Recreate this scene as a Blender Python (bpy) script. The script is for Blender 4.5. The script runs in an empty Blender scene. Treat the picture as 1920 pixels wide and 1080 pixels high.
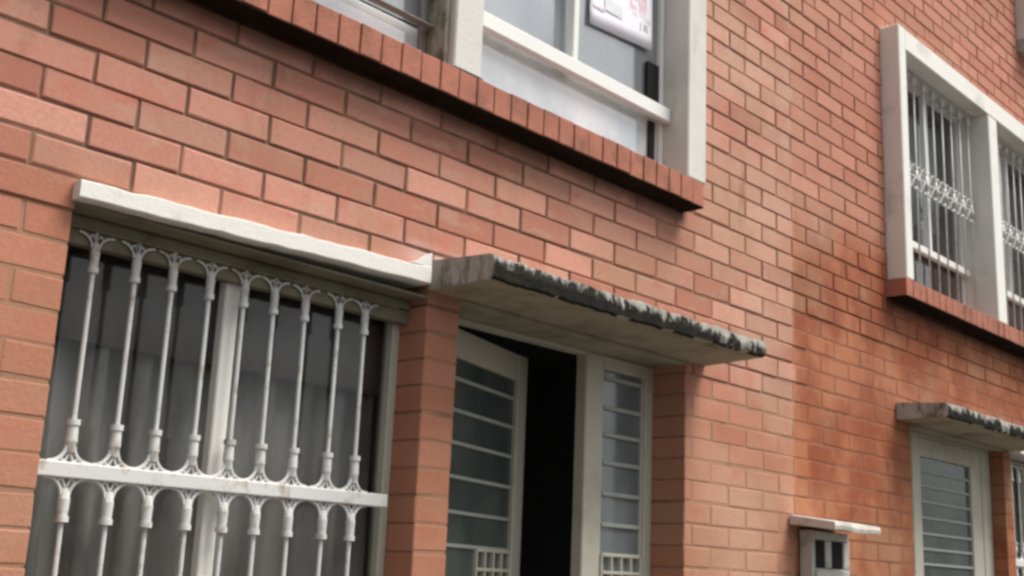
import bpy, bmesh, math, random
from mathutils import Vector, Matrix, noise as mnoise
random.seed(7)
SC = bpy.context.scene
COL = SC.collection
# ------------------------------------------------------------------ camera
R = ((0.67331, -0.73812, 0.04274), (0.20091, 0.12703, -0.97134), (0.71154, 0.6626, 0.23382))  # right, down, forward
CAMP = Vector((0, -3.0, 1.6)); FPX = 2238.0
cam = bpy.data.objects.new('camera', bpy.data.cameras.new('camera')); COL.objects.link(cam)
M = Matrix(((R[0][0], -R[1][0], -R[2][0], CAMP.x), (R[0][1], -R[1][1], -R[2][1], CAMP.y), (R[0][2], -R[1][2], -R[2][2], CAMP.z), (0, 0, 0, 1)))
cam.matrix_world = M
cam.data.sensor_width = 36; cam.data.lens = 36 * FPX / 1920; cam.data.clip_start = .05; cam.data.clip_end = 2000
SC.camera = cam
# ------------------------------------------------------------------ world, sun, exposure
SUN_EL, SUN_AZ = 61.0, 145.0           # azimuth clockwise from +Y (the wall faces -Y)
w = bpy.data.worlds.new('World'); SC.world = w; w.use_nodes = True
nt = w.node_tree; nt.nodes.clear()
sky = nt.nodes.new('ShaderNodeTexSky'); sky.sky_type = 'NISHITA'; sky.sun_disc = False
sky.sun_elevation = math.radians(SUN_EL); sky.sun_rotation = math.radians(SUN_AZ)
sky.air_density = 1.0; sky.dust_density = 4.0; sky.ozone_density = 1.0
hs = nt.nodes.new('ShaderNodeHueSaturation'); hs.inputs['Saturation'].default_value = .22
bg = nt.nodes.new('ShaderNodeBackground'); bg.inputs['Strength'].default_value = .085
wo = nt.nodes.new('ShaderNodeOutputWorld')
tc = nt.nodes.new('ShaderNodeTexCoord'); cm = nt.nodes.new('ShaderNodeMapping'); cm.inputs['Scale'].default_value = (1, 1, 2.2)
cn = nt.nodes.new('ShaderNodeTexNoise'); cn.inputs['Scale'].default_value = 3.2; cn.inputs['Detail'].default_value = 7; cn.inputs['Roughness'].default_value = .55
cr = nt.nodes.new('ShaderNodeMapRange'); cr.inputs['From Min'].default_value = .34; cr.inputs['From Max'].default_value = .68; cr.inputs['To Min'].default_value = .72; cr.inputs['To Max'].default_value = 1.35
cx = nt.nodes.new('ShaderNodeMix'); cx.data_type = 'RGBA'; cx.blend_type = 'MULTIPLY'; cx.inputs['Factor'].default_value = 1
nt.links.new(tc.outputs['Generated'], cm.inputs[0]); nt.links.new(cm.outputs[0], cn.inputs['Vector']); nt.links.new(cn.outputs['Fac'], cr.inputs['Value'])
nt.links.new(sky.outputs[0], hs.inputs['Color']); nt.links.new(hs.outputs[0], cx.inputs['A']); nt.links.new(cr.outputs[0], cx.inputs['B']); nt.links.new(cx.outputs['Result'], bg.inputs[0]); nt.links.new(bg.outputs[0], wo.inputs[0])
sl = bpy.data.lights.new('sun', 'SUN'); sl.energy = 2.4; sl.angle = math.radians(30); sl.color = (1, .96, .9)
so = bpy.data.objects.new('sun', sl); COL.objects.link(so)
az, el = math.radians(SUN_AZ), math.radians(SUN_EL)
sd = Vector((math.sin(az) * math.cos(el), math.cos(az) * math.cos(el), math.sin(el)))
so.rotation_euler = sd.to_track_quat('Z', 'Y').to_euler(); so.location = (2, -8, 12)
SC.view_settings.view_transform = 'Standard'; SC.view_settings.look = 'None'
SC.view_settings.exposure = 0.84; SC.view_settings.gamma = 1.0; SC.view_settings.use_curve_mapping = False
SC.render.engine = 'CYCLES'
SC.cycles.filter_width = 3.0           # the photograph is soft
SC.cycles.max_bounces = 8; SC.cycles.transparent_max_bounces = 12

# ------------------------------------------------------------------ materials
def mat(name, col, rough=.7, metal=0.0, var=.12, nscale=9.0, bump=.0, spec=.2, grime=None, gscale=2.2, gpow=(.5, .72), gstretch=(1, 1, 1), fine=80):
    """painted / mineral surface: base colour with cloudy variation, optional grime patches, fine relief"""
    m = bpy.data.materials.new(name); m.use_nodes = True; n = m.node_tree; N = n.nodes; L = n.links
    b = N['Principled BSDF']; b.inputs['Roughness'].default_value = rough; b.inputs['Metallic'].default_value = metal
    b.inputs['Specular IOR Level'].default_value = spec
    geo = N.new('ShaderNodeNewGeometry')
    n1 = N.new('ShaderNodeTexNoise'); n1.inputs['Scale'].default_value = nscale; n1.inputs['Detail'].default_value = 6
    L.new(geo.outputs['Position'], n1.inputs['Vector'])
    mx = N.new('ShaderNodeMix'); mx.data_type = 'RGBA'
    mx.inputs['A'].default_value = [c * (1 - var) for c in col] + [1]; mx.inputs['B'].default_value = [min(1, c * (1 + var)) for c in col] + [1]
    L.new(n1.outputs['Fac'], mx.inputs['Factor'])
    out = mx.outputs['Result']
    if grime:
        mp = N.new('ShaderNodeMapping'); mp.inputs['Scale'].default_value = gstretch
        L.new(geo.outputs['Position'], mp.inputs['Vector'])
        n2 = N.new('ShaderNodeTexNoise'); n2.inputs['Scale'].default_value = gscale; n2.inputs['Detail'].default_value = 8; n2.inputs['Roughness'].default_value = .65
        L.new(mp.outputs[0], n2.inputs['Vector'])
        rp = N.new('ShaderNodeMapRange'); rp.inputs['From Min'].default_value = gpow[0]; rp.inputs['From Max'].default_value = gpow[1]
        L.new(n2.outputs['Fac'], rp.inputs['Value'])
        m2 = N.new('ShaderNodeMix'); m2.data_type = 'RGBA'
        L.new(rp.outputs[0], m2.inputs['Factor']); L.new(out, m2.inputs['A']); m2.inputs['B'].default_value = list(grime) + [1]
        out = m2.outputs['Result']
    L.new(out, b.inputs['Base Color'])
    if bump:
        n3 = N.new('ShaderNodeTexNoise'); n3.inputs['Scale'].default_value = fine; n3.inputs['Detail'].default_value = 5
        L.new(geo.outputs['Position'], n3.inputs['Vector'])
        bp = N.new('ShaderNodeBump'); bp.inputs['Strength'].default_value = bump; bp.inputs['Distance'].default_value = .004
        L.new(n3.outputs['Fac'], bp.inputs['Height']); L.new(bp.outputs[0], b.inputs['Normal'])
    return m

def brick_material(name, mortar=False):
    m = bpy.data.materials.new(name); m.use_nodes = True; n = m.node_tree; N = n.nodes; L = n.links
    b = N['Principled BSDF']; b.inputs['Roughness'].default_value = .85; b.inputs['Specular IOR Level'].default_value = .15
    geo = N.new('ShaderNodeNewGeometry'); sep = N.new('ShaderNodeSeparateXYZ'); L.new(geo.outputs['Position'], sep.inputs[0])
    def noise(scale, detail=4, stretch=None, w=0, rough=.55):
        t = N.new('ShaderNodeTexNoise'); t.inputs['Scale'].default_value = scale; t.inputs['Detail'].default_value = detail; t.inputs['Roughness'].default_value = rough
        mp = N.new('ShaderNodeMapping'); mp.inputs['Location'].default_value = (w * 3.7, w * 1.3, w * 2.9)
        if stretch: mp.inputs['Scale'].default_value = stretch
        L.new(geo.outputs['Position'], mp.inputs['Vector']); L.new(mp.outputs[0], t.inputs['Vector']); return t.outputs['Fac']
    def rng(v, a, b_, c=0.0, d=1.0):
        r = N.new('ShaderNodeMapRange'); r.interpolation_type = 'SMOOTHSTEP'
        r.inputs['From Min'].default_value = a; r.inputs['From Max'].default_value = b_; r.inputs['To Min'].default_value = c; r.inputs['To Max'].default_value = d
        L.new(v, r.inputs['Value']); return r.outputs[0]
    def mth(op, a, c):
        q = N.new('ShaderNodeMath'); q.operation = op
        for i, v in enumerate((a, c)):
            if isinstance(v, (int, float)): q.inputs[i].default_value = v
            else: L.new(v, q.inputs[i])
        return q.outputs[0]
    def mix(f, a, c, mode='MIX'):
        q = N.new('ShaderNodeMix'); q.data_type = 'RGBA'; q.blend_type = mode
        for k, v in (('Factor', f), ('A', a), ('B', c)):
            if isinstance(v, tuple): q.inputs[k].default_value = v + (1,)
            elif isinstance(v, (int, float)): q.inputs[k].default_value = v
            else: L.new(v, q.inputs[k])
        return q.outputs['Result']
    X, Z = sep.outputs['X'], sep.outputs['Z']
    zj = mth('ADD', Z, mth('MULTIPLY', mth('SUBTRACT', noise(1.6, 3, w=9), .5), .9))   # ragged height
    low = rng(zj, 2.62, 2.35)                 # lower storey: smeared and repainted
    h2 = rng(mth('ADD', X, mth('MULTIPLY', mth('SUBTRACT', noise(11, 4, w=12), .5), .07)), 5.325, 5.365)                  # second owner's half of the wall
    h2low = mth('MULTIPLY', h2, rng(zj, 3.75, 3.3))
    if mortar:
        c = mix(noise(14), (.16, .098, .064), (.23, .145, .098))
        c = mix(mth('MULTIPLY', rng(noise(3.3, 5, w=15), .46, .60), .65), c, (.085, .052, .036))
        c = mix(mth('MULTIPLY', rng(X, 3.2, 4.8), .85), c, (.40, .235, .165))
        c = mix(mth('MULTIPLY', low, .8), c, (.40, .215, .13))
        c = mix(mth('MULTIPLY', h2low, .85), c, (.27, .10, .055))
        c = mix(mth('MULTIPLY', rng(noise(5, 5, w=4), .56, .68), .55), c, (.14, .10, .06))
        c = mix(mth('MULTIPLY', rng(noise(4.2, 6, w=13), .50, .62), .6), c, mix(h2low, (.34, .19, .13), (.24, .08, .04)))
    else:
        oi = N.new('ShaderNodeObjectInfo')
        rnd = mth('FRACT', mth('ADD', oi.outputs['Random'], geo.outputs['Random Per Island']), 0)
        rnd2 = mth('FRACT', mth('MULTIPLY', rnd, 7.31), 0)
        c = mix(rnd, (.40, .165, .115), (.63, .31, .235))
        c = mix(mth('MULTIPLY', rng(rnd2, .55, .95), .5), c, (.58, .33, .24))
        red = mth('MULTIPLY', rng(noise(7, 3, w=1), .5, .72), rng(rnd2, .1, .7))
        c = mix(mth('MULTIPLY', red, .75), c, (.54, .165, .11))
        # smoky centres and burnt ends of single bricks, chalky smears of old mortar
        c = mix(mth('MULTIPLY', rng(rnd2, .72, .97), .42), c, (.30, .14, .105))
        c = mix(mth('MULTIPLY', rng(noise(6.5, 7, (1, 1, 2.2), 14), .54, .70), .42), c, (.50, .34, .25))
        # lower storey: warmer, more orange, smeared joints
        c = mix(mth('MULTIPLY', low, .72), c, mix(noise(3.1, 6, w=5), (.37, .165, .09), (.50, .20, .12)))
        # pale lime bloom on the strip beside the joint and right of the door
        pale = mth('MULTIPLY', mth('MULTIPLY', rng(X, 4.2, 4.8), rng(X, 6.6, 5.3)), rng(noise(1.5, 5, w=3), .36, .6))
        c = mix(mth('MULTIPLY', mth('MULTIPLY', pale, mth('SUBTRACT', 1.0, h2low)), .55), c, (.58, .38, .275))
        # second half low: saturated sealed brick with dark runs
        rust = mix(rng(noise(2.6, 7, (1.3, 1, 1), 6), .38, .66), (.24, .058, .022), (.42, .16, .075))
        c = mix(mth('MULTIPLY', h2low, .88), c, rust)
        c = mix(mth('MULTIPLY', mth('MULTIPLY', h2, rng(zj, 3.5, 3.9)), .5), c, (.46, .18, .12))
        # tan dusty weathering
        c = mix(mth('MULTIPLY', rng(noise(2.6, 6, w=7), .48, .70), .5), c, (.40, .25, .155))
        # dark damp runs
        c = mix(mth('MULTIPLY', rng(noise(2.0, 7, (2.6, 1, .5), 8), .60, .76), .55), c, (.19, .085, .05))
        c = mix(mth('MULTIPLY', rng(noise(60, 6, w=2), .35, .75), .22), c, (.26, .12, .08))
        # shade painted into the brick right under the sills (z 3.25), ragged
        shade = mth('MULTIPLY', rng(mth('ADD', Z, mth('MULTIPLY', noise(9, 4, w=11), .06)), 3.19, 3.262), rng(Z, 3.275, 3.262))
        shade = mth('MULTIPLY', shade, mth('MAXIMUM', rng(X, 4.40, 4.34), mth('MULTIPLY', rng(X, 6.38, 6.44), rng(X, 9.5, 9.4))))
        c = mix(mth('MULTIPLY', shade, .7), c, (.09, .045, .032))
        # white efflorescence right over the lintel's end and the canopy
        ef = mth('MULTIPLY', mth('MULTIPLY', rng(X, 2.55, 2.8), rng(X, 3.5, 3.0)), mth('MULTIPLY', rng(Z, 2.63, 2.67), rng(mth('ADD', Z, mth('MULTIPLY', noise(12, 4), .1)), 2.80, 2.73)))
        c = mix(mth('MULTIPLY', ef, .6), c, (.66, .48, .44))
    L.new(c, b.inputs['Base Color'])
    n3 = N.new('ShaderNodeTexNoise'); n3.inputs['Scale'].default_value = 120; n3.inputs['Detail'].default_value = 6
    L.new(geo.outputs['Position'], n3.inputs['Vector'])
    bp = N.new('ShaderNodeBump'); bp.inputs['Strength'].default_value = .5; bp.inputs['Distance'].default_value = .003
    L.new(n3.outputs['Fac'], bp.inputs['Height']); L.new(bp.outputs[0], b.inputs['Normal'])
    return m

def glass_material(name, tint=(.75, .8, .8), rough=.03, refl=1.0, body=None, bf=.5):
    m = bpy.data.materials.new(name); m.use_nodes = True; n = m.node_tree; N = n.nodes; L = n.links; N.clear()
    o = N.new('ShaderNodeOutputMaterial'); t = N.new('ShaderNodeBsdfTransparent'); t.inputs[0].default_value = list(tint) + [1]
    g = N.new('ShaderNodeBsdfGlossy'); g.inputs['Roughness'].default_value = rough
    lw = N.new('ShaderNodeLayerWeight'); lw.inputs['Blend'].default_value = .5; pw = N.new('ShaderNodeMath'); pw.operation = 'POWER'; pw.inputs[1].default_value = 5; L.new(lw.outputs['Facing'], pw.inputs[0])
    f = N.new('ShaderNodeMath'); f.operation = 'MULTIPLY_ADD'; f.inputs[1].default_value = .92; f.inputs[2].default_value = .08; L.new(pw.outputs[0], f.inputs[0])
    geo = N.new('ShaderNodeNewGeometry'); nn = N.new('ShaderNodeTexNoise'); nn.inputs['Scale'].default_value = 1.7; nn.inputs['Detail'].default_value = 2
    L.new(geo.outputs['Position'], nn.inputs['Vector'])
    bp = N.new('ShaderNodeBump'); bp.inputs['Strength'].default_value = .25; bp.inputs['Distance'].default_value = .02; L.new(nn.outputs['Fac'], bp.inputs['Height'])
    L.new(bp.outputs[0], g.inputs['Normal'])
    mul = N.new('ShaderNodeMath'); mul.operation = 'MULTIPLY'; mul.inputs[1].default_value = refl; L.new(f.outputs[0], mul.inputs[0]); mul.use_clamp = True
    x = N.new('ShaderNodeMixShader'); L.new(mul.outputs[0], x.inputs[0]); base = t
    if body:
        df_ = N.new('ShaderNodeBsdfDiffuse'); df_.inputs[0].default_value = list(body) + [1]; fn = N.new('ShaderNodeTexNoise'); fn.inputs['Scale'].default_value = 3.4; fn.inputs['Detail'].default_value = 6; L.new(geo.outputs['Position'], fn.inputs['Vector'])
        fc = N.new('ShaderNodeMix'); fc.data_type = 'RGBA'; fr_ = N.new('ShaderNodeMapRange'); fr_.inputs['From Min'].default_value = .35; fr_.inputs['From Max'].default_value = .62; L.new(fn.outputs['Fac'], fr_.inputs['Value']); L.new(fr_.outputs[0], fc.inputs['Factor'])
        fc.inputs['A'].default_value = [body[0] * .62, body[1] * .68, body[2] * .72, 1]; fc.inputs['B'].default_value = [min(.9, q_ * 1.08) for q_ in body] + [1]; L.new(fc.outputs['Result'], df_.inputs[0]); bx = N.new('ShaderNodeMixShader'); bx.inputs[0].default_value = bf
        L.new(t.outputs[0], bx.inputs[1]); L.new(df_.outputs[0], bx.inputs[2]); base = bx
    L.new(base.outputs[0], x.inputs[1]); L.new(g.outputs[0], x.inputs[2]); L.new(x.outputs[0], o.inputs[0])
    return m

def cloth_material(name, col, trans=.35, col2=None):
    m = bpy.data.materials.new(name); m.use_nodes = True; n = m.node_tree; N = n.nodes; L = n.links; N.clear()
    o = N.new('ShaderNodeOutputMaterial'); d = N.new('ShaderNodeBsdfDiffuse'); t = N.new('ShaderNodeBsdfTranslucent'); x = N.new('ShaderNodeMixShader'); x.inputs[0].default_value = trans
    geo = N.new('ShaderNodeNewGeometry'); nn = N.new('ShaderNodeTexNoise'); nn.inputs['Scale'].default_value = 4.5; nn.inputs['Detail'].default_value = 5
    mp = N.new('ShaderNodeMapping'); mp.inputs['Scale'].default_value = (2, 1, .6); L.new(geo.outputs['Position'], mp.inputs[0]); L.new(mp.outputs[0], nn.inputs['Vector'])
    mx = N.new('ShaderNodeMix'); mx.data_type = 'RGBA'; r = N.new('ShaderNodeMapRange'); r.inputs['From Min'].default_value = .35; r.inputs['From Max'].default_value = .65
    L.new(nn.outputs['Fac'], r.inputs['Value']); L.new(r.outputs[0], mx.inputs['Factor'])
    mx.inputs['A'].default_value = list(col) + [1]; mx.inputs['B'].default_value = list(col2 or [c * .75 for c in col]) + [1]
    L.new(mx.outputs['Result'], d.inputs[0]); L.new(mx.outputs['Result'], t.inputs[0]); L.new(d.outputs[0], x.inputs[1]); L.new(t.outputs[0], x.inputs[2]); L.new(x.outputs[0], o.inputs[0])
    return m

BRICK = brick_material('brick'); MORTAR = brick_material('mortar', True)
WHITE = mat('white_paint', (.78, .77, .72), .55, var=.05, bump=.15, grime=(.42, .40, .34), gpow=(.56, .8))
LINTEL = mat('lintel_paint', (.74, .72, .67), .6, var=.05, bump=.3, grime=(.5, .44, .36), gpow=(.58, .75), gscale=6)
CONC = mat('frame_concrete_paint', (.64, .62, .575), .7, var=.07, bump=.4, grime=(.38, .37, .32), gpow=(.55, .82), gscale=4, gstretch=(1, 1, .35))
MOSSY = mat('mossy_concrete', (.36, .34, .27), .85, var=.2, bump=.8, grime=(.10, .10, .06), gpow=(.42, .62), gscale=16, gstretch=(1, 1, .5))
CREAM = mat('cream_steel_paint', (.50, .48, .40), .5, var=.06, bump=.1, grime=(.30, .27, .20), gpow=(.55, .8))
GRILLE = mat('grille_paint', (.62, .62, .60), .45, var=.06, grime=(.36, .28, .20), gscale=20, gpow=(.54, .70))
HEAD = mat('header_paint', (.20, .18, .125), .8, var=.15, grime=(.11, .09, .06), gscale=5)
SOFFIT = mat('soffit_paint', (.38, .345, .245), .85, var=.1, bump=.3, grime=(.17, .14, .09), gscale=3, gpow=(.5, .72))
SLABSIDE = mat('slab_side', (.40, .39, .35), .9, var=.2, spec=.08, nscale=14, bump=.8, grime=(.11, .11, .08), gscale=12, gpow=(.48, .64), gstretch=(1, 1.4, .6))
ALU = mat('aluminium_rail', (.80, .80, .77), .4, var=.04)
DARKFILL = mat('dark_fill', (.02, .02, .02), .7, var=.1, spec=.08)
ROOM = mat('room_plaster', (.22, .22, .23), .9)
FLOORM = mat('room_floor', (.10, .07, .05), .6)
SILL_SHADE = mat('undersill_shade', (.016, .011, .008), .95, var=.3, spec=.03, grime=(.035, .02, .015), gscale=7)  # near-black colour: dirt and painted shade beneath the sills
STEEL = mat('glazing_bar_paint', (.36, .38, .35), .5, var=.08)
def fascia_material():
    m = mat('mossy_fascia', (.028, .026, .022), .95, var=.6, nscale=40, spec=.04, bump=1.0, fine=60); n = m.node_tree; N = n.nodes; L = n.links; b = N['Principled BSDF']
    src = b.inputs['Base Color'].links[0].from_socket
    geo = N.new('ShaderNodeNewGeometry'); sp = N.new('ShaderNodeSeparateXYZ'); L.new(geo.outputs['Position'], sp.inputs[0])
    mp = N.new('ShaderNodeMapping'); mp.inputs['Scale'].default_value = (1.5, 1, .8); L.new(geo.outputs['Position'], mp.inputs[0])
    t = N.new('ShaderNodeTexNoise'); t.inputs['Scale'].default_value = 16; t.inputs['Detail'].default_value = 7; t.inputs['Roughness'].default_value = .7; L.new(mp.outputs[0], t.inputs['Vector'])
    z = N.new('ShaderNodeMapRange'); z.inputs['From Min'].default_value = 2.575; z.inputs['From Max'].default_value = 2.655; z.inputs['To Min'].default_value = -.16; z.inputs['To Max'].default_value = .14; L.new(sp.outputs['Z'], z.inputs['Value'])
    t2 = N.new('ShaderNodeTexNoise'); t2.inputs['Scale'].default_value = 3.3; L.new(geo.outputs['Position'], t2.inputs['Vector']); a0 = N.new('ShaderNodeMath'); a0.operation = 'MULTIPLY_ADD'; a0.inputs[1].default_value = .55; L.new(t2.outputs['Fac'], a0.inputs[0]); L.new(t.outputs['Fac'], a0.inputs[2])
    a = N.new('ShaderNodeMath'); a.operation = 'ADD'; L.new(a0.outputs[0], a.inputs[0]); L.new(z.outputs[0], a.inputs[1])
    r = N.new('ShaderNodeMapRange'); r.inputs['From Min'].default_value = .74; r.inputs['From Max'].default_value = .86; L.new(a.outputs[0], r.inputs['Value'])
    x = N.new('ShaderNodeMix'); x.data_type = 'RGBA'; L.new(r.outputs[0], x.inputs['Factor']); L.new(src, x.inputs['A']); x.inputs['B'].default_value = (.36, .35, .31, 1); L.new(x.outputs['Result'], b.inputs['Base Color'])
    return m
FASCIA = fascia_material()
GLASS_UP = glass_material('window_glass', (.88, .90, .91), refl=2.6, body=(.62, .64, .66), bf=.22)
GLASS_CLOUDY = glass_material('cloudy_glass', (.86, .90, .92), .08, refl=2.8, body=(.84, .87, .89), bf=.78)  # cloud reflection painted in as a pale mottled body colour
GLASS_R = glass_material('right_window_glass', (.84, .86, .87), refl=1.3)
GLASS_LOW = glass_material('lower_window_glass', (.82, .82, .81), refl=.45)
GLASS_DOOR = glass_material('door_glass', (.30, .34, .32), .12, refl=.9, body=(.15, .175, .16), bf=.55)
GLASS_SIDE = glass_material('sidelight_glass', (.30, .34, .32), .12, refl=1.3, body=(.34, .38, .38), bf=.6)
CURT_W = cloth_material('sheer_white', (.84, .86, .88), .3, (.66, .68, .71))
CURT_G = cloth_material('grey_voile', (.62, .62, .60), .3, (.30, .30, .29))
CURT_P = cloth_material('grey_sheer', (.70, .70, .70), .3, (.52, .52, .53))
CURT_D = cloth_material('brown_drape', (.12, .10, .085), .1)

# ------------------------------------------------------------------ mesh helpers
class MB:
    def __init__(s): s.v = []; s.f = []
    def raw(s, vs, fs):
        o = len(s.v); s.v += [tuple(q) for q in vs]; s.f += [tuple(i + o for i in q) for q in fs]; return s
    def box(s, x0, x1, y0, y1, z0, z1):
        return s.raw([(x0, y0, z0), (x1, y0, z0), (x1, y1, z0), (x0, y1, z0), (x0, y0, z1), (x1, y0, z1), (x1, y1, z1), (x0, y1, z1)],
                     [(0, 3, 2, 1), (4, 5, 6, 7), (0, 1, 5, 4), (1, 2, 6, 5), (2, 3, 7, 6), (3, 0, 4, 7)])
    def cbox(s, x0, x1, y0, y1, z0, z1, c=.004):
        """box with chamfered edges"""
        bm = bmesh.new(); bmesh.ops.create_cube(bm, size=1)
        for v in bm.verts: v.co = Vector(((x0 + x1) / 2 + v.co.x * (x1 - x0), (y0 + y1) / 2 + v.co.y * (y1 - y0), (z0 + z1) / 2 + v.co.z * (z1 - z0)))
        c = min(c, .4 * min(x1 - x0, y1 - y0, z1 - z0))
        bmesh.ops.bevel(bm, geom=bm.edges[:], offset=c, segments=1, affect='EDGES')
        bm.verts.index_update(); s.raw([v.co[:] for v in bm.verts], [[v.index for v in f.verts] for f in bm.faces]); bm.free(); return s
    def tube(s, pts, r, n=8, cap=True):
        pts = [Vector(p) for p in pts]; rs = r if isinstance(r, (list, tuple)) else [r] * len(pts); o = len(s.v)
        up = None
        for i, p in enumerate(pts):
            t = (pts[min(i + 1, len(pts) - 1)] - pts[max(i - 1, 0)]).normalized()
            a = t.cross(Vector((0, 1, 0)));
            if a.length < .1: a = t.cross(Vector((1, 0, 0)))
            a.normalize(); b = t.cross(a)
            for k in range(n):
                q = 2 * math.pi * k / n; s.v.append(tuple(p + rs[i] * (math.cos(q) * a + math.sin(q) * b)))
        for i in range(len(pts) - 1):
            for k in range(n):
                k2 = (k + 1) % n; s.f.append((o + i * n + k, o + i * n + k2, o + (i + 1) * n + k2, o + (i + 1) * n + k))
        if cap:
            s.f.append(tuple(o + k for k in range(n))); s.f.append(tuple(o + (len(pts) - 1) * n + k for k in reversed(range(n))))
        return s
    def mesh(s, name, material, smooth=False):
        me = bpy.data.meshes.new(name); me.from_pydata(s.v, [], s.f); me.materials.append(material)
        bm = bmesh.new(); bm.from_mesh(me); bmesh.ops.recalc_face_normals(bm, faces=bm.faces); bm.to_mesh(me); bm.free()
        if smooth:
            for p in me.polygons: p.use_smooth = True
        me.update(); return me
    def obj(s, name, material, parent=None, smooth=False, **props):
        o = bpy.data.objects.new(name, s.mesh(name, material, smooth)); COL.objects.link(o)
        if parent: o.parent = parent
        for k, v in props.items(): o[k] = v
        return o
def empty(name, loc, **props):
    o = bpy.data.objects.new(name, None); o.location = loc; COL.objects.link(o); o.empty_display_size = .1
    for k, v in props.items(): o[k] = v
    return o
def link(name, me, parent, loc=(0, 0, 0), rot=None):
    o = bpy.data.objects.new(name, me); COL.objects.link(o); o.parent = parent; o.location = loc
    if rot: o.rotation_euler = rot
    return o
def copy_tree(o, parent=None, offset=(0, 0, 0)):
    c = o.copy(); COL.objects.link(c); c.parent = parent
    c.location = Vector(o.location) + Vector(offset)
    for ch in list(o.children): copy_tree(ch, c)
    return c

def project(x, y, z):
    d = Vector((x, y, z)) - CAMP; q = [sum(a * b for a, b in zip(r, d)) for r in R]
    if q[2] < .05: return None
    return 960 + FPX * q[0] / q[2], 540 + FPX * q[1] / q[2]

# ------------------------------------------------------------------ the ground (below and behind the frame)
SXG = 400
MB().box(-SXG, SXG, -SXG, SXG, -.6, -.16).obj('ground', mat('ground_earth', (.12, .11, .09), .95), kind='structure')
MB().box(-SXG, SXG, -9.0, -1.9, -.156, -.12).obj('road', mat('asphalt', (.055, .055, .055), .9, bump=.6), kind='structure')
pv = MB().cbox(-30, 40, -1.9, .0, -.15, 0.0, .012).obj('pavement', mat('pavement_concrete', (.13, .125, .115), .9, bump=.5, grime=(.08, .075, .07)), kind='structure')

# ------------------------------------------------------------------ the two houses
BW, BH, OX, OZ = .29694, .094276, 1.32357, 2.65269
JOINT = 5.345
H1 = empty('brick_row_house', (2.9, 0, 0), label='pink brick terraced house with half-open louvred door and canopy, filling the left of the photo', category='house')
H2 = empty('brick_row_house', (8.2, 0, 0), label='rust-red brick terraced house on the right, behind the meter box, with closed door', category='house')
H1.location = (0, 0, 0); H2.location = (0, 0, 0)
WT = .20
OPEN = {1: [(1.46, 2.80, 1.0, 2.60), (2.95, 4.39, -.2, 2.56), (1.29, 4.35, 3.245, 4.93)],
        2: [(6.68, 8.11, -.2, 2.56), (8.24, 9.60, 1.0, 2.60), (6.49, 9.36, 3.245, 4.93), (8.89, 10.4, 5.84, 7.3)]}
XR = {1: (-2.0, JOINT), 2: (JOINT, 13.0)}
ZR = (-.14, 8.2)
BOOKED = OPEN[1] + OPEN[2]

def wall_mesh(xr, ops, y0, y1, z0=ZR[0], z1=ZR[1]):
    xs = sorted(set([xr[0], xr[1]] + [v for o in ops for v in o[:2]])); zs = sorted(set([z0, z1] + [max(z0, v) for o in ops for v in o[2:]]))
    def solid(i, k):
        if i < 0 or k < 0 or i >= len(xs) - 1 or k >= len(zs) - 1: return False
        cx, cz = (xs[i] + xs[i + 1]) / 2, (zs[k] + zs[k + 1]) / 2
        return not any(o[0] < cx < o[1] and o[2] < cz < o[3] for o in ops)
    m = MB()
    for i in range(len(xs) - 1):
        for k in range(len(zs) - 1):
            if not solid(i, k): continue
            a, b, c, d = xs[i], xs[i + 1], zs[k], zs[k + 1]
            m.raw([(a, y0, c), (b, y0, c), (b, y0, d), (a, y0, d)], [(0, 1, 2, 3)]); m.raw([(a, y1, c), (b, y1, c), (b, y1, d), (a, y1, d)], [(3, 2, 1, 0)])
            if not solid(i - 1, k): m.raw([(a, y0, c), (a, y1, c), (a, y1, d), (a, y0, d)], [(3, 2, 1, 0)])
            if not solid(i + 1, k): m.raw([(b, y0, c), (b, y1, c), (b, y1, d), (b, y0, d)], [(0, 1, 2, 3)])
            if not solid(i, k - 1): m.raw([(a, y0, c), (b, y0, c), (b, y1, c), (a, y1, c)], [(3, 2, 1, 0)])
            if not solid(i, k + 1): m.raw([(a, y0, d), (b, y0, d), (b, y1, d), (a, y1, d)], [(0, 1, 2, 3)])
    me = bpy.data.meshes.new('wall'); me.from_pydata(m.v, [], m.f)
    bm = bmesh.new(); bm.from_mesh(me); bmesh.ops.remove_doubles(bm, verts=bm.verts, dist=1e-5); bmesh.ops.recalc_face_normals(bm, faces=bm.faces); bm.to_mesh(me); bm.free()
    me.materials.append(MORTAR); return me

def brick_verts(w, h, d, rr, c=.0042, wob=.0028):
    """front-chamfered brick centred on x,z with its face at y=0, rr jitters the corners"""
    j = lambda: rr.uniform(-wob, wob)
    hw, hh = w / 2, h / 2
    f = [(-hw + c + j(), 0, -hh + c + j()), (hw - c + j(), 0, -hh + c + j()), (hw - c + j(), 0, hh - c + j()), (-hw + c + j(), 0, hh - c + j())]
    m = [(-hw + j() * .6, c * .9, -hh + j() * .6), (hw + j() * .6, c * .9, -hh + j() * .6), (hw + j() * .6, c * .9, hh + j() * .6), (-hw + j() * .6, c * .9, hh + j() * .6)]
    b = [(x, d, z) for x, _, z in m]
    fs = [(0, 1, 2, 3)]
    for k in range(4):
        k2 = (k + 1) % 4; fs += [(4 + k, 4 + k2, k2, k), (8 + k, 8 + k2, 4 + k2, 4 + k)]
    fs.append((11, 10, 9, 8))
    return f + m + b, fs
STD = []
for q in range(10):
    v_, f_ = brick_verts(BW - .010, BH - .0085, .06, random)
    STD.append(MB().raw(v_, f_).mesh('brick', BRICK))

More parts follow.
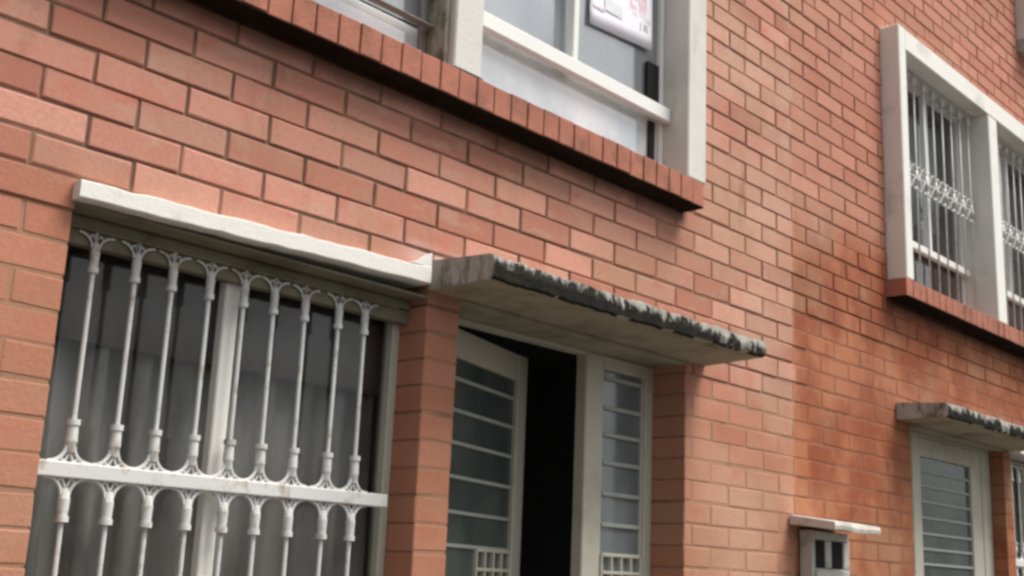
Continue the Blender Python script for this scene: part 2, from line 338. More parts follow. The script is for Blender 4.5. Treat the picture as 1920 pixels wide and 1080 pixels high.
def clip_rects(rect):
    """the pieces of a brick rectangle left over beside the openings"""
    out = [rect]
    for o in BOOKED:
        nx = []
        for a, b, c, d in out:
            if b <= o[0] or a >= o[1] or d <= o[2] or c >= o[3]: nx.append((a, b, c, d)); continue
            if a < o[0] - .02: nx.append((a, o[0], c, d))
            if b > o[1] + .02: nx.append((o[1], b, c, d))
            if d > o[3] + .015: nx.append((max(a, o[0]), min(b, o[1]), o[3] + .002, d))
            if c < o[2] - .015: nx.append((max(a, o[0]), min(b, o[1]), c, o[2] - .002))
        out = nx
    return out
def run_to_edges(row):
    for o in BOOKED:
        cand = [p_ for p_ in row if p_[3] > o[2] + .01 and p_[2] < o[3] - .01]
        L_ = [p_ for p_ in cand if p_[1] <= o[0] + 1e-6]; R_ = [p_ for p_ in cand if p_[0] >= o[1] - 1e-6]
        if L_:
            q = max(L_, key=lambda p_: p_[1])
            if o[0] - q[1] < .12: q[1] = o[0] + (.004 if o[3] - o[2] > 1.4 else 0)
        if R_:
            q = min(R_, key=lambda p_: p_[0])
            if q[0] - o[1] < .12: q[0] = o[1] - .004
    return row
pieces = {1: [], 2: []}
for j in range(int((ZR[0] - OZ) / BH) - 1, int((ZR[1] - OZ) / BH) + 1):
    zc = OZ + BH * j
    if zc - BH / 2 < ZR[0] or zc + BH / 2 > ZR[1]: continue
    i0 = int((-2.0 - OX) / BW) - 1; row = []
    for i in range(i0, int((13 - OX) / BW) + 1):
        xa = OX + BW * (i + .5 * (j % 2)); xb = xa + BW
        if xa < -2 or xb > 13: continue
        hs_ = 1 if (xa + xb) / 2 < JOINT else 2
        rect = (xa + .005, xb - .005, zc - BH / 2 + .00425, zc + BH / 2 - .00425)
        e0, e1, e2 = mnoise.noise((i * 3.1, j * 7.7, 0)) * .010, mnoise.noise((i * 3.1 + 3.1, j * 7.7, 0)) * .010, mnoise.noise((xa * .6, j * 5.3, 2)) * .006
        if i % 1 == 0: rect = (rect[0] + e0, rect[1] + e1, rect[2] + e2, rect[3] + e2)
        row += [list(p_) + [hs_] for p_ in clip_rects(rect) if p_[1] - p_[0] > .03]
    if True:
        for *r_, hs_ in run_to_edges(row):
            full = abs(r_[1] - r_[0] - (BW - .010)) < .012 and abs(r_[3] - r_[2] - (BH - .0085)) < 1e-6
            deep = (not full) or any(abs(r_[0] - o[1]) < .03 or abs(r_[1] - o[0]) < .03 for o in BOOKED)
            a, b = project(r_[0], 0, r_[2]), project(r_[1], 0, r_[3]); size = 0
            if a and b:
                inframe = -20 < (a[0] + b[0]) / 2 < 1940 and -20 < (a[1] + b[1]) / 2 < 1100
                if inframe: size = abs(b[0] - a[0]) * BH / BW * abs(b[0] - a[0])
                if inframe and (r_[1] - r_[0]) * (r_[3] - r_[2]) < .25 * BW * BH: size *= .3
            pieces[hs_].append((size, r_, full and not deep))
for hn, house in ((1, H1), (2, H2)):
    wall = link('wall', wall_mesh(XR[hn], OPEN[hn], .0065, WT), house)
    ps = sorted(pieces[hn], key=lambda t: -t[0])
    rest = MB(); rr = random.Random(hn)
    for n_, (size, r_, full) in enumerate(ps):
        cx, cz = (r_[0] + r_[1]) / 2, (r_[2] + r_[3]) / 2; wj, hj = r_[1] - r_[0], r_[3] - r_[2]
        if wj < .012 or hj < .01: continue
        lowz = cz < (2.5 if hn == 1 else 3.0); y = rr.uniform(-.0022, .0022) * (.5 if lowz else 1) + (.0048 if lowz else 0); tilt = rr.uniform(-.006, .006)
        if size > 0 and n_ < 300:
            if full: me = STD[rr.randrange(len(STD))]
            else: v_, f_ = brick_verts(wj, hj, WT - .01, rr, min(.0042, wj / 4, hj / 4)); me = MB().raw(v_, f_).mesh('brick', BRICK)
            bo = link('brick', me, wall, (cx, y, cz), (0, tilt, 0))
            if full: bo.scale = ((wj + rr.uniform(-.003, .001)) / (BW - .010), 1, (hj + rr.uniform(-.0025, .001)) / (BH - .0085))
        else:
            v_, f_ = brick_verts(wj, hj, .06 if full else WT - .01, rr, min(.0042, wj / 4, hj / 4))
            rest.raw([(x + cx, yy + y, z + cz) for x, yy, z in v_], f_)
    rest.obj('brickwork', BRICK, wall, kind='stuff')
    # the body of the house: party walls, floors, roof and back wall
    x0, x1 = XR[hn]
    sh = MB()
    sh.box(x0 + .005, x0 + .15, WT + .003, 6.0, -.14, 8.1); sh.box(x1 - .15, x1 - .005, WT + .003, 6.0, -.14, 8.1)
    sh.box(x0 + .15, x1 - .15, 5.85, 6.0, -.14, 8.1)
    for z in (2.72, 5.35): sh.box(x0 + .152, x1 - .152, WT + .003, 5.848, z, z + .2)
    sh.obj('inner_walls', ROOM, house)
    MB().box(x0 + .152, x1 - .152, WT + .003, 5.848, -.1, -.01).obj('floor', FLOORM, house)
    MB().box(x0, x1, -.12, 6.2, 8.205, 8.33).obj('roof', CONC, house)

SILLB = mat('sill_brick', (.40, .165, .115), .85, var=.28, spec=.1, nscale=8, bump=.5, grime=(.25, .115, .08), gscale=7, gpow=(.48, .66))
# ------------------------------------------------------------------ projecting first-floor window boxes
def rowlock(house, x0, x1, zlo, zhi, y0, nmax_name='brick'):
    """sill of bricks on edge: mortar bed with every brick a piece of its own"""
    sill = MB().box(x0 + .004, x1 - .004, y0 + .007, .12, zlo + .004, zhi - .006).obj('brick_sill', SILLB, house)
    MB().cbox(x0 + .002, x1 - .002, y0 + .003, -.0005, zlo - .006, zlo - .001, .001).obj('shade_board', SILL_SHADE, sill)  # added dark board that paints the shade on the sill's underside
    pitch = .092; n = int(round((x1 - x0) / pitch)); pitch = (x1 - x0) / n; rr = random.Random(int(x0 * 10))
    for k in range(n):
        wj = pitch - .0055 + rr.uniform(-.002, .001); cx = x0 + (k + .5) * pitch
        v_, f_ = brick_verts(wj, zhi - zlo, -y0 + .1, rr, .003, .0014)
        link('brick', MB().raw(v_, f_).mesh('brick', SILLB), sill, (cx, y0 + rr.uniform(-.002, .002), (zlo + zhi) / 2 + rr.uniform(-.002, .002)), (0, rr.uniform(-.01, .01), 0))
    return sill

def window_box(house, xo0, xo1, zo0, zo1, fy, jl, jr, top, muls, back=.09, m=None):
    m = m or CONC
    """painted concrete surround standing proud of the wall"""
    fr = MB()
    fr.cbox(xo0, xo0 + jl, fy, back, zo0, zo1, .006); fr.cbox(xo1 - jr, xo1, fy, back, zo0, zo1, .006)
    fr.cbox(xo0 + jl - .002, xo1 - jr + .002, fy + .002, back - .002, zo1 - top, zo1 - .001, .006)
    f = fr.obj('window_surround', m, house)
    for a, b in muls: MB().cbox(a, b, fy + .001, back + .02, zo0, zo1 - top - .002, .006).obj('mullion', m, f)
    return f

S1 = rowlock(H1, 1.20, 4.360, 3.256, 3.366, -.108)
F1 = window_box(H1, 1.25, 4.398, 3.376, 4.97, -.092, .14, .147, .13, [(2.764, 2.908)])
# stained left cheek of the middle mullion and of its neighbour strip (a repair in bare render)
MB().cbox(2.741, 2.7635, -.06, .13, 3.377, 4.84, .004).obj('mullion', MOSSY, F1, label='bare mossy cheek of the middle mullion')
MB().cbox(2.76, 2.91, -.099, -.0925, 3.3665, 3.3755, .001).obj('mullion', DARKFILL, F1)

def slider(house, x0, x1, y, z0, z1, rail, vert, railh=.075, name='sliding_window', glass=GLASS_UP, fw=.03, gap=True, rm=ALU, low_glass=None):
    """aluminium window: outer frame, cross rail, upright, panes behind"""
    fr = MB()
    fr.cbox(x0, x0 + fw, y, y + .06, z0, z1, .003); fr.cbox(x1 - fw, x1, y + .035, y + .075, z0, z1, .003)
    fr.cbox(x0 + fw, x1 - fw, y + .004, y + .056, z1 - fw, z1, .003); fr.cbox(x0 + fw, x1 - fw, y + .03, y + .056, z0, z0 + .012, .003)
    f = fr.obj(name, rm, house)
    MB().cbox(x0 + .001, x1 - .001, y - .008, y + .028, rail - railh / 2, rail + railh / 2, .006).obj('rail', rm, f)
    for a in vert: MB().cbox(a, a + .036, y, y + .04, rail + railh / 2 + .001, z1 - fw - .001, .004).obj('upright', rm, f)
    xs = [x0 + fw] + [a + .018 for a in vert] + [x1 - fw]
    for a, b in zip(xs, xs[1:]): MB().box(a + .002, b - .002, y + .058 + .0, y + .062, rail + .01, z1 - fw).obj('pane', glass, f)
    MB().box(x0 + fw + .002, x1 - fw - .002, y + .050, y + .054, z0 + .013, rail - .005).obj('pane', low_glass or glass, f)
    return f
W1B = slider(H1, 2.910, 4.249, 0.01, 3.377, 4.84, 3.685, [3.545], .07, low_glass=GLASS_CLOUDY)
MB().cbox(4.128, 4.214, .050, .066, 3.724, 3.935, .003).obj('gap_shade', DARKFILL, W1B)  # dark strip painting the shade in the gap between pane and jamb
MB().cbox(4.142, 4.186, .046, .058, 3.392, 3.645, .003).obj('gap_shade', DARKFILL, W1B)  # same painted gap shade, below the rail
W1A = slider(H1, 1.392, 2.738, 0.0, 3.377, 4.84, 3.545, [2.0], .010, rm=mat('dull_rail', (.22, .21, .19), .5), low_glass=GLASS_CLOUDY)

F2 = window_box(H2, 6.442, 9.42, 3.372, 4.975, -.12, .095, .095, .14, [(7.835, 7.985)], back=.15, m=WHITE)
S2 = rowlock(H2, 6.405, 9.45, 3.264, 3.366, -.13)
W2A = slider(H2, 6.539, 7.833, .06, 3.374, 4.833, 3.715, [7.20], .05, rm=ALU, glass=GLASS_R)
W2B = slider(H2, 7.988, 9.323, .06, 3.374, 4.833, 3.715, [8.6], .05, rm=ALU, glass=GLASS_R)
F3 = window_box(H2, 8.845, 10.5, 5.80, 7.35, -.12, .10, .10, .12, [(9.6, 9.72)], back=.085)
W3A = slider(H2, 8.947, 9.598, .0, 5.80, 7.228, 6.15, [], .04)
W3B = slider(H2, 9.722, 10.398, .0, 5.80, 7.228, 6.15, [], .04)
MB().cbox(8.82, 10.53, -.135, .1, 5.70, 5.797, .006).obj('window_sill', SLABSIDE, H2)

# ------------------------------------------------------------------ decorative grilles
def foot(m, x, y, z, s=1, r=.0056, big=1.0):
    """splayed foot of a grille rod: stem, ring and two curved arms with inner struts (s=-1 mirrors it downward)"""
    st = .046 * big; w_ = .050 * big
    for q in (-1, 1):
        arm = [(x + q * (.0115 + w_ * (1 - math.cos(t / 6 * math.pi / 2))), y, z + s * st * (1 - math.sin(t / 6 * math.pi / 2))) for t in range(7)]
        m.tube(arm, r, 6)
        m.tube([(x + q * .002, y, z + s * st * .55), (x + q * .013 * big, y, z + s * .001)], r * .7, 6); m.tube([(x + q * .013 * big, y, z + s * .001), (x + q * .026 * big, y, z + s * st * .28)], r * .7, 6)
    m.tube([(x, y, z + s * st * .6), (x, y, z + s * (st + .012))], [.009 * big, .0165 * big], 8)
    m.tube([(x, y, z + s * (st + .01)), (x, y, z + s * (st + .06))], [.0165 * big, .0145 * big], 10)
    m.tube([(x, y, z + s * (st + .056)), (x, y, z + s * (st + .072))], .0185 * big, 10)
def grille(house, xs, y, ztop, zmid, mh, zbot, xl, xr, rod=.0072, name='window_grille', sc=1.0, lower=True):
    g = MB()
    g.cbox(xl, xr, y - .014, y + .014, zmid - mh / 2, zmid + mh / 2, .004)
    G = g.obj(name, GRILLE, house)
    MB().cbox(xl, xr, y - .006, y + .006, ztop + .001, ztop + .009, .001).obj('rail', HEAD, G)
    MB().cbox(xl, xr, y - .006, y + .006, zbot - .014, zbot, .001).obj('rail', GRILLE, G)
    rr = random.Random(3)
    proto = None
    for x in xs:
        if proto is None:
            b = MB()
            b.tube([(0, 0, zmid + mh / 2 + .05), (0, 0, ztop)], rod, 8)
            foot(b, 0, 0, ztop - .006, -1, r=.0036, big=sc * .84); b.tube([(0, 0, ztop - .05), (0, 0, ztop)], rod, 8)
            foot(b, 0, 0, zmid + mh / 2 - .002, 1, big=sc)
            if lower:
                b.tube([(0, 0, zbot), (0, 0, zmid - mh / 2 - .05)], rod, 8); foot(b, 0, 0, zmid - mh / 2 + .002, -1, big=sc)
            proto = b.mesh('bar', GRILLE, True)
            proto.set_sharp_from_angle(angle=math.radians(40))
        link('bar', proto, G, (x, y, 0), (0, rr.uniform(-.004, .004), 0))
    return G
G1 = grille(H1, [1.591 + .1251 * k for k in range(9)], .09, 2.492, 1.825, .044, 1.06, 1.464, 2.735)
G2 = grille(H2, [8.36 + .1243 * k for k in range(9)], .05, 2.487, 1.824, .046, 1.06, 8.25, 9.5)

# the upstairs grille has a row of scrolls half way up
def scroll_grille(house, x0, x1, y, z0, z1, zs, n):
    G = MB().cbox(x0, x1, y - .005, y + .005, zs - .005, zs + .005, .001).obj('window_grille', GRILLE, house)
    for za in (z1, z0 - .012): MB().cbox(x0, x1, y - .005, y + .005, za, za + .012, .001).obj('rail', GRILLE, G)
    p = (x1 - x0) / n
    b = MB(); b.tube([(0, 0, z0), (0, 0, z1)], .006, 8); b.tube([(0, 0, z1 - .07), (0, 0, z1 - .002)], .0165, 8)
    b.tube([(0, 0, zs - .05), (0, 0, zs + .05)], [.011, .011], 8)
    bar = b.mesh('bar', GRILLE, True)
    c = MB()
    for s in (-1, 1):
        for q in (-1, 1):
            c.tube([(q * (p * .48 * math.sin(t * .45) * (1 - .04 * t)), 0, s * (.040 - .040 * math.cos(t * .62))) for t in range(8)], .0052, 6)
    sc = c.mesh('scroll', GRILLE, True)
    for k in range(n):
        link('bar', bar, G, (x0 + (k + .5) * p, y, 0)); link('scroll', sc, G, (x0 + (k + .5) * p, y, zs))
    return G
scroll_grille(H2, 6.542, 7.83, .0, 3.386, 4.815, 4.13, 9)
scroll_grille(H2, 7.99, 9.32, .0, 3.386, 4.815, 4.13, 10)

# ------------------------------------------------------------------ ground-floor windows
def ground_window(house, x0, x1, muls, yw=.14):
    fr = MB()
    fr.cbox(x0 + .003, x0 + .045, yw, yw + .05, 1.02, 2.54, .004); fr.cbox(x1 - .038, x1 - .003, yw, yw + .05, 1.02, 2.54, .004)
    fr.cbox(x0 + .045, x1 - .038, yw + .002, yw + .048, 1.02, 1.07, .004); fr.cbox(x0 + .045, x1 - .038, yw + .002, yw + .048, 2.50, 2.54, .004)
    f = fr.obj('window_frame', CREAM, house)
    for a, b in muls: MB().cbox(a, b, yw - .012, yw + .03, 1.071, 2.498, .005).obj('mullion', WHITE, f)
    MB().box(x0 + .046, muls[0][0] + .02, yw + .031, yw + .035, 1.07, 2.5).obj('pane', GLASS_LOW, f)
    MB().box(muls[0][1] - .02, x1 - .039, yw + .031, yw + .035, 1.07, 2.5).obj('pane', GLASS_LOW, f)
    return f
GW1 = ground_window(H1, 1.46, 2.80, [(2.052, 2.106)])
GW2 = ground_window(H2, 8.24, 9.60, [(8.85, 8.9)])
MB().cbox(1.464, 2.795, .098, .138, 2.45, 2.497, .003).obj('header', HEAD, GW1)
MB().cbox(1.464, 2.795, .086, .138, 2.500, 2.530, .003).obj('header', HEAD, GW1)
MB().cbox(1.40, 2.86, -.05, .19, .90, .996, .006).obj('window_sill', SLABSIDE, H1)
MB().cbox(8.18, 9.66, -.05, .19, .90, .996, .006).obj('window_sill', SLABSIDE, H2)
def lintel(house, x0, x1, zl0, zl1, zr0, zr1):
    m = MB(); n = 26; rr = random.Random(5)
    top, bot = [], []
    for k in range(n + 1):
        t = k / n; x = x0 + (x1 - x0) * t
        top.append((x, zl1 + (zr1 - zl1) * t + rr.uniform(-.003, .003))); bot.append((x, zl0 + (zr0 - zl0) * t + rr.uniform(-.002, .002)))
    vs = []
    for (x, z), (_, zb) in zip(top, bot): vs += [(x, -.045, zb + .004), (x, -.045, z - .004), (x, -.039, z), (x, .19, z), (x, .19, zb), (x, -.039, zb)]
    fs = []
    for k in range(n):
        for q in range(6): q2 = (q + 1) % 6; fs.append((k * 6 + q, k * 6 + q2, k * 6 + 6 + q2, k * 6 + 6 + q))
    fs += [tuple(range(6)), tuple(n * 6 + q for q in reversed(range(6)))]
    m.raw(vs, fs); return m.obj('lintel', LINTEL, house)
L1 = lintel(H1, 1.452, 2.760, 2.538, 2.590, 2.572, 2.632)
MB().raw([(2.67, -.041, 2.631), (2.762, -.041, 2.632), (2.762, -.041, 2.685), (2.735, -.041, 2.660), (2.67, .0, 2.631), (2.762, .0, 2.632), (2.762, .0, 2.685), (2.735, .0, 2.660)], [(0, 1, 2, 3), (7, 6, 5, 4), (0, 4, 5, 1), (1, 5, 6, 2), (2, 6, 7, 3), (3, 7, 4, 0)]).obj('render_patch', LINTEL, H1)
L2 = lintel(H2, 8.19, 9.66, 2.545, 2.600, 2.565, 2.63)
# dark underside board of the opening
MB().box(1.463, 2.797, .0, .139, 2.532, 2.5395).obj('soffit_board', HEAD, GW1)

# ------------------------------------------------------------------ door canopies: thin slabs with a mossy flaking edge
def canopy(house, x0, x1, y0, z0, z1, seed=1):
    rr = random.Random(seed); n = 120
    def nz(x, s, a): return (mnoise.noise(Vector((x * s, seed * 3.3, .5))) ) * a
    m = MB(); vs = []
    for k in range(n + 1):
        x = x0 + (x1 - x0) * k / n
        zt = z1 + nz(x, 9, .005) + nz(x, 60, .006) + rr.uniform(-.002, .002)
        zb = z0 + nz(x + 5, 11, .004) + nz(x + 9, 60, .003)
        yy = y0 + nz(x, 17, .008) + abs(nz(x, 5, .01))
        t = (x - x0) / (x1 - x0); zb += .014 * t * t
        vs += [(x, yy, zb + .006), (x, yy - .004, (zb + zt) / 2), (x, yy + .002, zt - .006), (x, yy + .02, zt), (x, -.001, zt + .018), (x, -.001, z0 + .0), (x, yy + .014, zb - .001)]
    fs = []
    for k in range(n):
        for q in range(7): q2 = (q + 1) % 7; fs.append((k * 7 + q, k * 7 + q2, k * 7 + 7 + q2, k * 7 + 7 + q))
    fs += [tuple(range(7)), tuple(n * 7 + q for q in reversed(range(7)))]
    o = m.raw(vs, fs).obj('door_canopy', SOFFIT, house)
    me = o.data; me.materials.append(FASCIA); me.materials.append(SLABSIDE)
    for p in me.polygons:
        if p.index >= n * 7: p.material_index = 2
        elif p.center.y < y0 + .0125 and abs(p.normal.z) < .95: p.material_index = 1
        elif p.normal.z > .5: p.material_index = 2
    return o
C1 = canopy(H1, 2.79, 4.53, -.315, 2.562, 2.648, 1)
C2 = canopy(H2, 6.50, 8.30, -.30, 2.562, 2.645, 4)
# grey rendered cheek merging into the fascia at the left end, with a drip bead under the slab
for C_, xa, yb in ((C1, 2.79, -.315), (C2, 6.5, -.30)):
    MB().tube([(xa + .06, -.02, 2.5615), (xa + .1, yb + .06, 2.5615), (xa + .4, yb + .045, 2.5625), (xa + 1.1, yb + .05, 2.566), (xa + 1.66, yb + .05, 2.572)], .004, 6).obj('drip_bead', SOFFIT, C_)

MB().box(2.952, 4.388, -.0005, .199, 2.548, 2.5592).obj('soffit', SOFFIT, C1)
MB().box(6.682, 8.108, -.0005, .199, 2.548, 2.5592).obj('soffit', SOFFIT, C2)
# ------------------------------------------------------------------ doors
RAILZ = [2.335, 2.2115, 2.087, 1.958, 1.825, 1.70]
def lattice(m, x0, x1, z1, rows, y=.0, cell=.075):
    n = max(2, int(round((x1 - x0) / cell)))
    for k in range(n + 1):
        x = x0 + (x1 - x0) * k / n; m.cbox(x - .006, x + .006, y - .006, y + .02, z1 - rows * cell, z1, .002)
    for k in range(rows + 1):
        z = z1 - k * cell; m.cbox(x0, x1, y - .008, y + .018, z - .007, z + .007, .002)
def leaf(house, hinge, ang, W, z1=2.53, name='door', lat=(.5, .9), glass=GLASS_DOOR, rails=RAILZ, stiles=(.055, .075), label=None):
    st = MB()
    st.cbox(0, stiles[0], 0, .045, .02, z1, .004); st.cbox(W - stiles[1], W, 0, .045, .02, z1, .004)
    st.cbox(stiles[0], W - stiles[1], .002, .043, z1 - .115, z1 - .001, .004); st.cbox(stiles[0], W - stiles[1], .002, .043, .02, .35, .004)
    D = st.obj(name, CREAM, house)
    D.location = (hinge[0], hinge[1], 0); D.rotation_euler = (0, 0, ang)
    if label: D['label'] = label
    a, b = stiles[0] + .001, W - stiles[1] - .001
    zz = rails + [r for r in (1.20, 1.075, .95, .825, .70, .575, .45)]
    bar = MB().cbox(a, b, .008, .032, -.0075, .0075, .003).mesh('glazing_bar', STEEL)
    for z in zz: link('glazing_bar', bar, D, (0, 0, z))
    lm = MB(); lattice(lm, max(a, W * lat[0]), min(b, W * lat[1] + .1), 1.692, 6, .01); lm.obj('lattice', CREAM, D)
    edges = [z1 - .115] + zz + [.35]
    for hi, lo in zip(edges, edges[1:]): MB().box(a + .002, b - .002, .020, .024, lo + .001, hi - .001).obj('pane', glass, D)
    MB().cbox(W - .05, W - .03, -.04, -.001, 1.0, 1.05, .004).box(W - .05, W - .03, -.05, -.041, .98, 1.12).obj('handle', ALU, D)
    return D
# house 1: frame, half-open leaf, sidelight
YD = .18
df = MB()
df.cbox(2.953, 2.985, YD, YD + .06, 0, 2.547, .004); df.cbox(3.905, 4.025, YD, YD + .06, 0, 2.547, .005); df.cbox(4.327, 4.387, YD, YD + .06, 0, 2.547, .004)
df.cbox(2.985, 3.905, YD + .001, YD + .059, 2.533, 2.547, .002); df.cbox(4.025, 4.327, YD + .001, YD + .059, 2.487, 2.547, .004)
DF = df.obj('door_frame', CREAM, H1)
DL = leaf(H1, (2.986, YD + .005), math.radians(18), .905, stiles=(.05, .095), lat=(.55, .8), label='half-open door leaf swung inward')
def sidelight(house, x0, x1, y, rails, glass, top=2.487):
    s = MB().cbox(x0 + .0, x0 + .014, y + .01, y + .04, .1, top, .002).cbox(x1 - .014, x1, y + .01, y + .04, .1, top, .002).obj('sidelight', CREAM, house)
    zz = rails + [1.075, .95, .825, .70, .575, .45, .3]
    bar = MB().cbox(x0 + .015, x1 - .015, y + .004, y + .034, -.009, .009, .003).mesh('glazing_bar', STEEL)
    for z in zz: link('glazing_bar', bar, s, (0, 0, z))
    e = [top] + zz + [.1]
    for hi, lo in zip(e, e[1:]): MB().box(x0 + .016, x1 - .016, y + .020, y + .024, lo + .001, hi - .001).obj('pane', glass, s)
    lm = MB(); lattice(lm, x0 + .015, x1 - .015, 1.70, 6, y + .004, .072); lm.obj('lattice', CREAM, s)
    return s
sidelight(H1, 4.025, 4.327, YD, [2.452, 2.323, 2.206, 2.086, 1.954, 1.825, 1.70], GLASS_SIDE)
# house 2: door in its frame
Y2 = .10
d2 = MB()
d2.cbox(6.683, 6.73, Y2, Y2 + .06, 0, 2.547, .004); d2.cbox(6.905, 7.00, Y2, Y2 + .06, 0, 2.547, .004); d2.cbox(7.96, 8.107, Y2 - .002, Y2 + .06, 0, 2.547, .004)
d2.cbox(6.73, 7.96, Y2 + .003, Y2 + .059, 2.53, 2.547, .002)
D2F = d2.obj('door_frame', CREAM, H2)
leaf(H2, (7.002, Y2 + .004), 0, .956, z1=2.528, stiles=(.03, .165), lat=(.2, .7), rails=[2.325, 2.235, 2.14, 2.045, 1.95, 1.86, 1.77, 1.68])
sidelight(H2, 6.73, 6.905, Y2, [2.4, 2.3, 2.2, 2.1, 2.0, 1.9, 1.8, 1.7], GLASS_SIDE, 2.53)

# ------------------------------------------------------------------ curtains (things of their own, hung behind the glass)
def curtain(x0, x1, y, z0, z1, m, folds, amp, label, name='curtain', seed=1, hem=None, group=None):
    n = int(folds * 10); rr = random.Random(seed); ph = [rr.uniform(0, 6) for _ in range(3)]; k = MB()
    zs = [z0, z0 + (z1 - z0) * .35, z0 + (z1 - z0) * .7, z1]
    for iz, z in enumerate(zs):
        for i in range(n + 1):
            t = i / n; x = x0 + (x1 - x0) * t
            yy = y + amp * (math.sin(t * folds * 6.283 + ph[0]) + .5 * math.sin(t * folds * 2.3 * 3.1 + ph[1] + iz * .3)) * (1 - .25 * iz / 3)
            k.v.append((x + .3 * amp * math.sin(t * folds * 12 + ph[2] + iz), yy, z))
    for iz in range(3):
        for i in range(n): a = iz * (n + 1) + i; k.f.append((a, a + 1, a + n + 2, a + n + 1))
    o = k.obj(name, m, None, True, label=label, category='curtain')
    md = o.modifiers.new('thickness', 'SOLIDIFY'); md.thickness = .0015
    if group: o['group'] = group
    return o
curtain(1.50, 3.0, .29, 1.05, 2.215, CURT_G, 10, .030, 'dark grey lower curtain in folds behind the large barred window on the left')
curtain(1.50, 2.98, .235, 2.205, 2.53, cloth_material('dark_valance', (.26, .245, .24), .2), 7, .012, 'dark valance strip along the top inside the large barred window', 'valance')
curtain(2.95, 4.115, .115, 3.39, 4.80, CURT_W, 7, .010, 'white net curtain drawn behind the upper window with the paper notice')
curtain(1.42, 2.66, .115, 3.39, 4.80, CURT_P, 6, .010, 'pale grey net curtain behind the window pane at the top left edge')
curtain(6.58, 6.90, .17, 3.40, 4.70, CURT_W, 4, .02, 'white sheer curtain bunched at the left jamb inside the upper right barred window')
curtain(7.22, 7.62, .17, 3.95, 4.70, CURT_W, 3, .02, 'short white sheer curtain in the right pane of the upper right barred window')
curtain(8.05, 8.17, .16, 3.42, 4.75, CURT_W, 2, .015, 'strip of white lace curtain right of the white mullion at the right edge')
curtain(8.17, 9.3, .22, 3.42, 4.75, CURT_D, 8, .02, 'dark brown drape behind the window at the far right edge', 'drape')
curtain(9.0, 9.58, .15, 5.83, 7.1, cloth_material('blue_grey_net', (.30, .33, .42), .3), 4, .012, 'blue-grey net curtain in the window corner at the top right')
curtain(8.32, 9.55, .24, 1.05, 2.5, cloth_material('green_curtain', (.13, .18, .10), .3), 8, .02, 'green curtain inside the ground window at the right edge')

# ------------------------------------------------------------------ the paper notice on the upper window
def notice():
    m = bpy.data.materials.new('printed_notice'); m.use_nodes = True; n = m.node_tree; N = n.nodes; L = n.links
    b = N['Principled BSDF']; b.inputs['Roughness'].default_value = .6
    geo = N.new('ShaderNodeNewGeometry')
    def nz(loc, sc, lo, hi):
        mp = N.new('ShaderNodeMapping'); mp.inputs['Location'].default_value = loc; mp.inputs['Scale'].default_value = (1, 1, 1.6)
        t = N.new('ShaderNodeTexNoise'); t.inputs['Scale'].default_value = sc; t.inputs['Detail'].default_value = 3
        r = N.new('ShaderNodeMapRange'); r.inputs['From Min'].default_value = lo; r.inputs['From Max'].default_value = hi
        L.new(geo.outputs['Position'], mp.inputs[0]); L.new(mp.outputs[0], t.inputs['Vector']); L.new(t.outputs['Fac'], r.inputs['Value']); return r.outputs[0]
    def mix(f, a, c):
        q = N.new('ShaderNodeMix'); q.data_type = 'RGBA'
        for k, v in (('Factor', f), ('A', a), ('B', c)):
            if isinstance(v, tuple): q.inputs[k].default_value = v + (1,)
            else: L.new(v, q.inputs[k])
        return q.outputs['Result']
    c = mix(nz((0, 0, 0), 5, .45, .6), (.88, .87, .94), (.90, .85, .91)); L.new(c, b.inputs['Base Color'])
    return m
NP = notice()
k = MB(); nx, nz_ = 12, 8
for j in range(nz_ + 1):
    for i in range(nx + 1):
        u, v = i / nx, j / nz_; k.v.append((3.70 + .455 * u, .053 + .002 * math.sin(u * 5 + v * 3), 3.955 + .035 * u + .52 * v))
for j in range(nz_):
    for i in range(nx): a = j * (nx + 1) + i; k.f.append((a, a + 1, a + nx + 2, a + nx + 1))
P = k.obj('paper_notice', NP, None, True, label='white paper notice with pink and faint green print stuck in the upper window', category='notice')
md = P.modifiers.new('thickness', 'SOLIDIFY'); md.thickness = .0008
PINK = mat('pink_print', (.74, .40, .46), .6, var=.2, nscale=40, grime=(.8, .76, .81), gscale=16, gpow=(.35, .65))
GREENP = mat('green_print', (.60, .68, .66), .6, var=.1, nscale=40, grime=(.8, .79, .84), gscale=14, gpow=(.3, .6))
MAUVE = mat('mauve_print', (.72, .60, .70), .6, var=.2, nscale=40, grime=(.8, .77, .82), gscale=34, gpow=(.45, .6))
GREYP = mat('grey_print', (.50, .50, .56), .6, var=.2, nscale=40)
def mark(x0, x1, z0, z1, m): MB().box(x0, x1, .0503, .0511, z0, z1).obj('print', m, P)
mark(3.98, 4.11, 4.14, 4.25, PINK); mark(4.00, 4.15, 4.11, 4.135, MAUVE); mark(3.80, 3.93, 4.06, 4.12, GREENP); mark(3.72, 3.80, 4.045, 4.06, MAUVE)
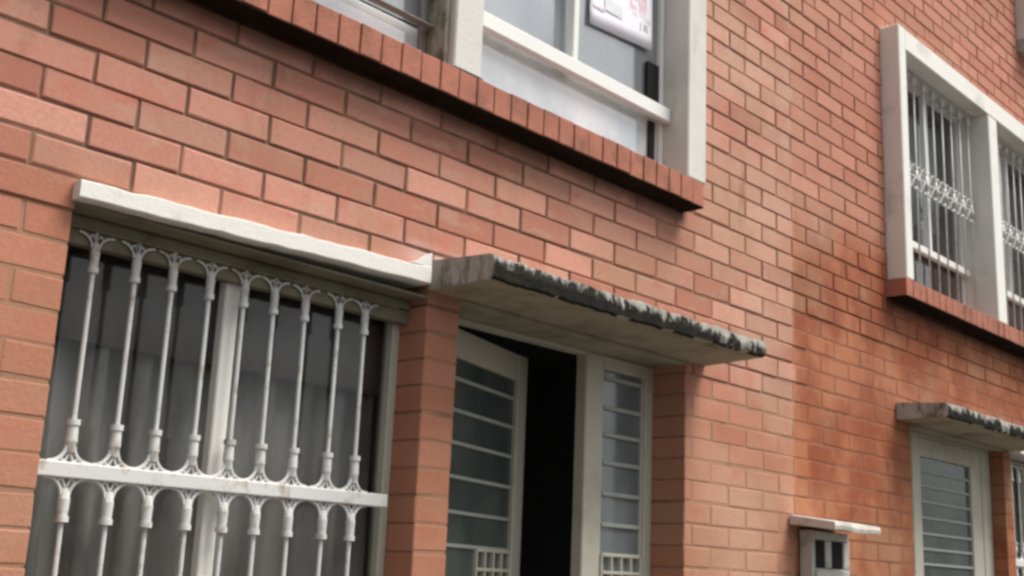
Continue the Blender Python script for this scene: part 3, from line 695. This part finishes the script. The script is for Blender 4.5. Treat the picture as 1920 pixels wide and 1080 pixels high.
mark(4.06, 4.12, 4.055, 4.10, GREYP); mark(3.74, 3.9, 4.16, 4.22, PINK); mark(3.74, 4.1, 4.29, 4.36, PINK)

# ------------------------------------------------------------------ the meter box with its slab hood
MBX = empty('meter_box', (0, 0, 0), label='small white meter box under a stone slab hood on the rust-red wall', category='meter box')
b = MB(); y0 = -.07
b.cbox(5.37, 5.385, y0, -.001, 1.25, 1.878, .003); b.cbox(5.735, 5.75, y0, -.001, 1.25, 1.878, .003)
b.cbox(5.385, 5.735, -.03, -.002, 1.25, 1.876, .002)
b.cbox(5.385, 5.735, y0, -.032, 1.25, 1.698, .004); b.cbox(5.385, 5.735, y0, -.032, 1.835, 1.877, .004)
b.cbox(5.385, 5.40, y0, -.032, 1.70, 1.833, .003); b.cbox(5.505, 5.565, y0, -.032, 1.70, 1.833, .003); b.cbox(5.69, 5.735, y0, -.032, 1.70, 1.833, .003)
b.obj('housing', mat('meter_paint', (.52, .51, .46), .6, var=.1, grime=(.22, .2, .16), gscale=9), MBX)
for a, c in ((5.4015, 5.5035), (5.5665, 5.6885)): MB().box(a, c, -.062, -.0305, 1.702, 1.831).obj('meter_window', DARKFILL, MBX)
MB().cbox(5.395, 5.73, y0 - .012, y0 - .001, 1.30, 1.69, .004).obj('cover', mat('meter_cover', (.48, .47, .42), .5, grime=(.3, .27, .2), gscale=8), MBX)
hd = MB(); nn = 10; vs = []
for k_ in range(nn + 1):
    t = k_ / nn; x = 5.276 + .474 * t; dz = .004 * math.sin(t * 9) - .003 * t
    vs += [(x, -.24, 1.877 + dz), (x, -.244, 1.895 + dz), (x, -.24, 1.913 + dz), (x, -.001, 1.945 + dz), (x, -.001, 1.90 + dz)]
fs = []
for k_ in range(nn):
    for q in range(5): q2 = (q + 1) % 5; fs.append((k_ * 5 + q, k_ * 5 + q2, k_ * 5 + 5 + q2, k_ * 5 + 5 + q))
fs += [tuple(range(5)), tuple(nn * 5 + q for q in reversed(range(5)))]
hd.raw(vs, fs).obj('hood', mat('hood_slab', (.62, .58, .52), .7, var=.15, nscale=14, bump=.6, grime=(.34, .3, .25), gscale=9), MBX)
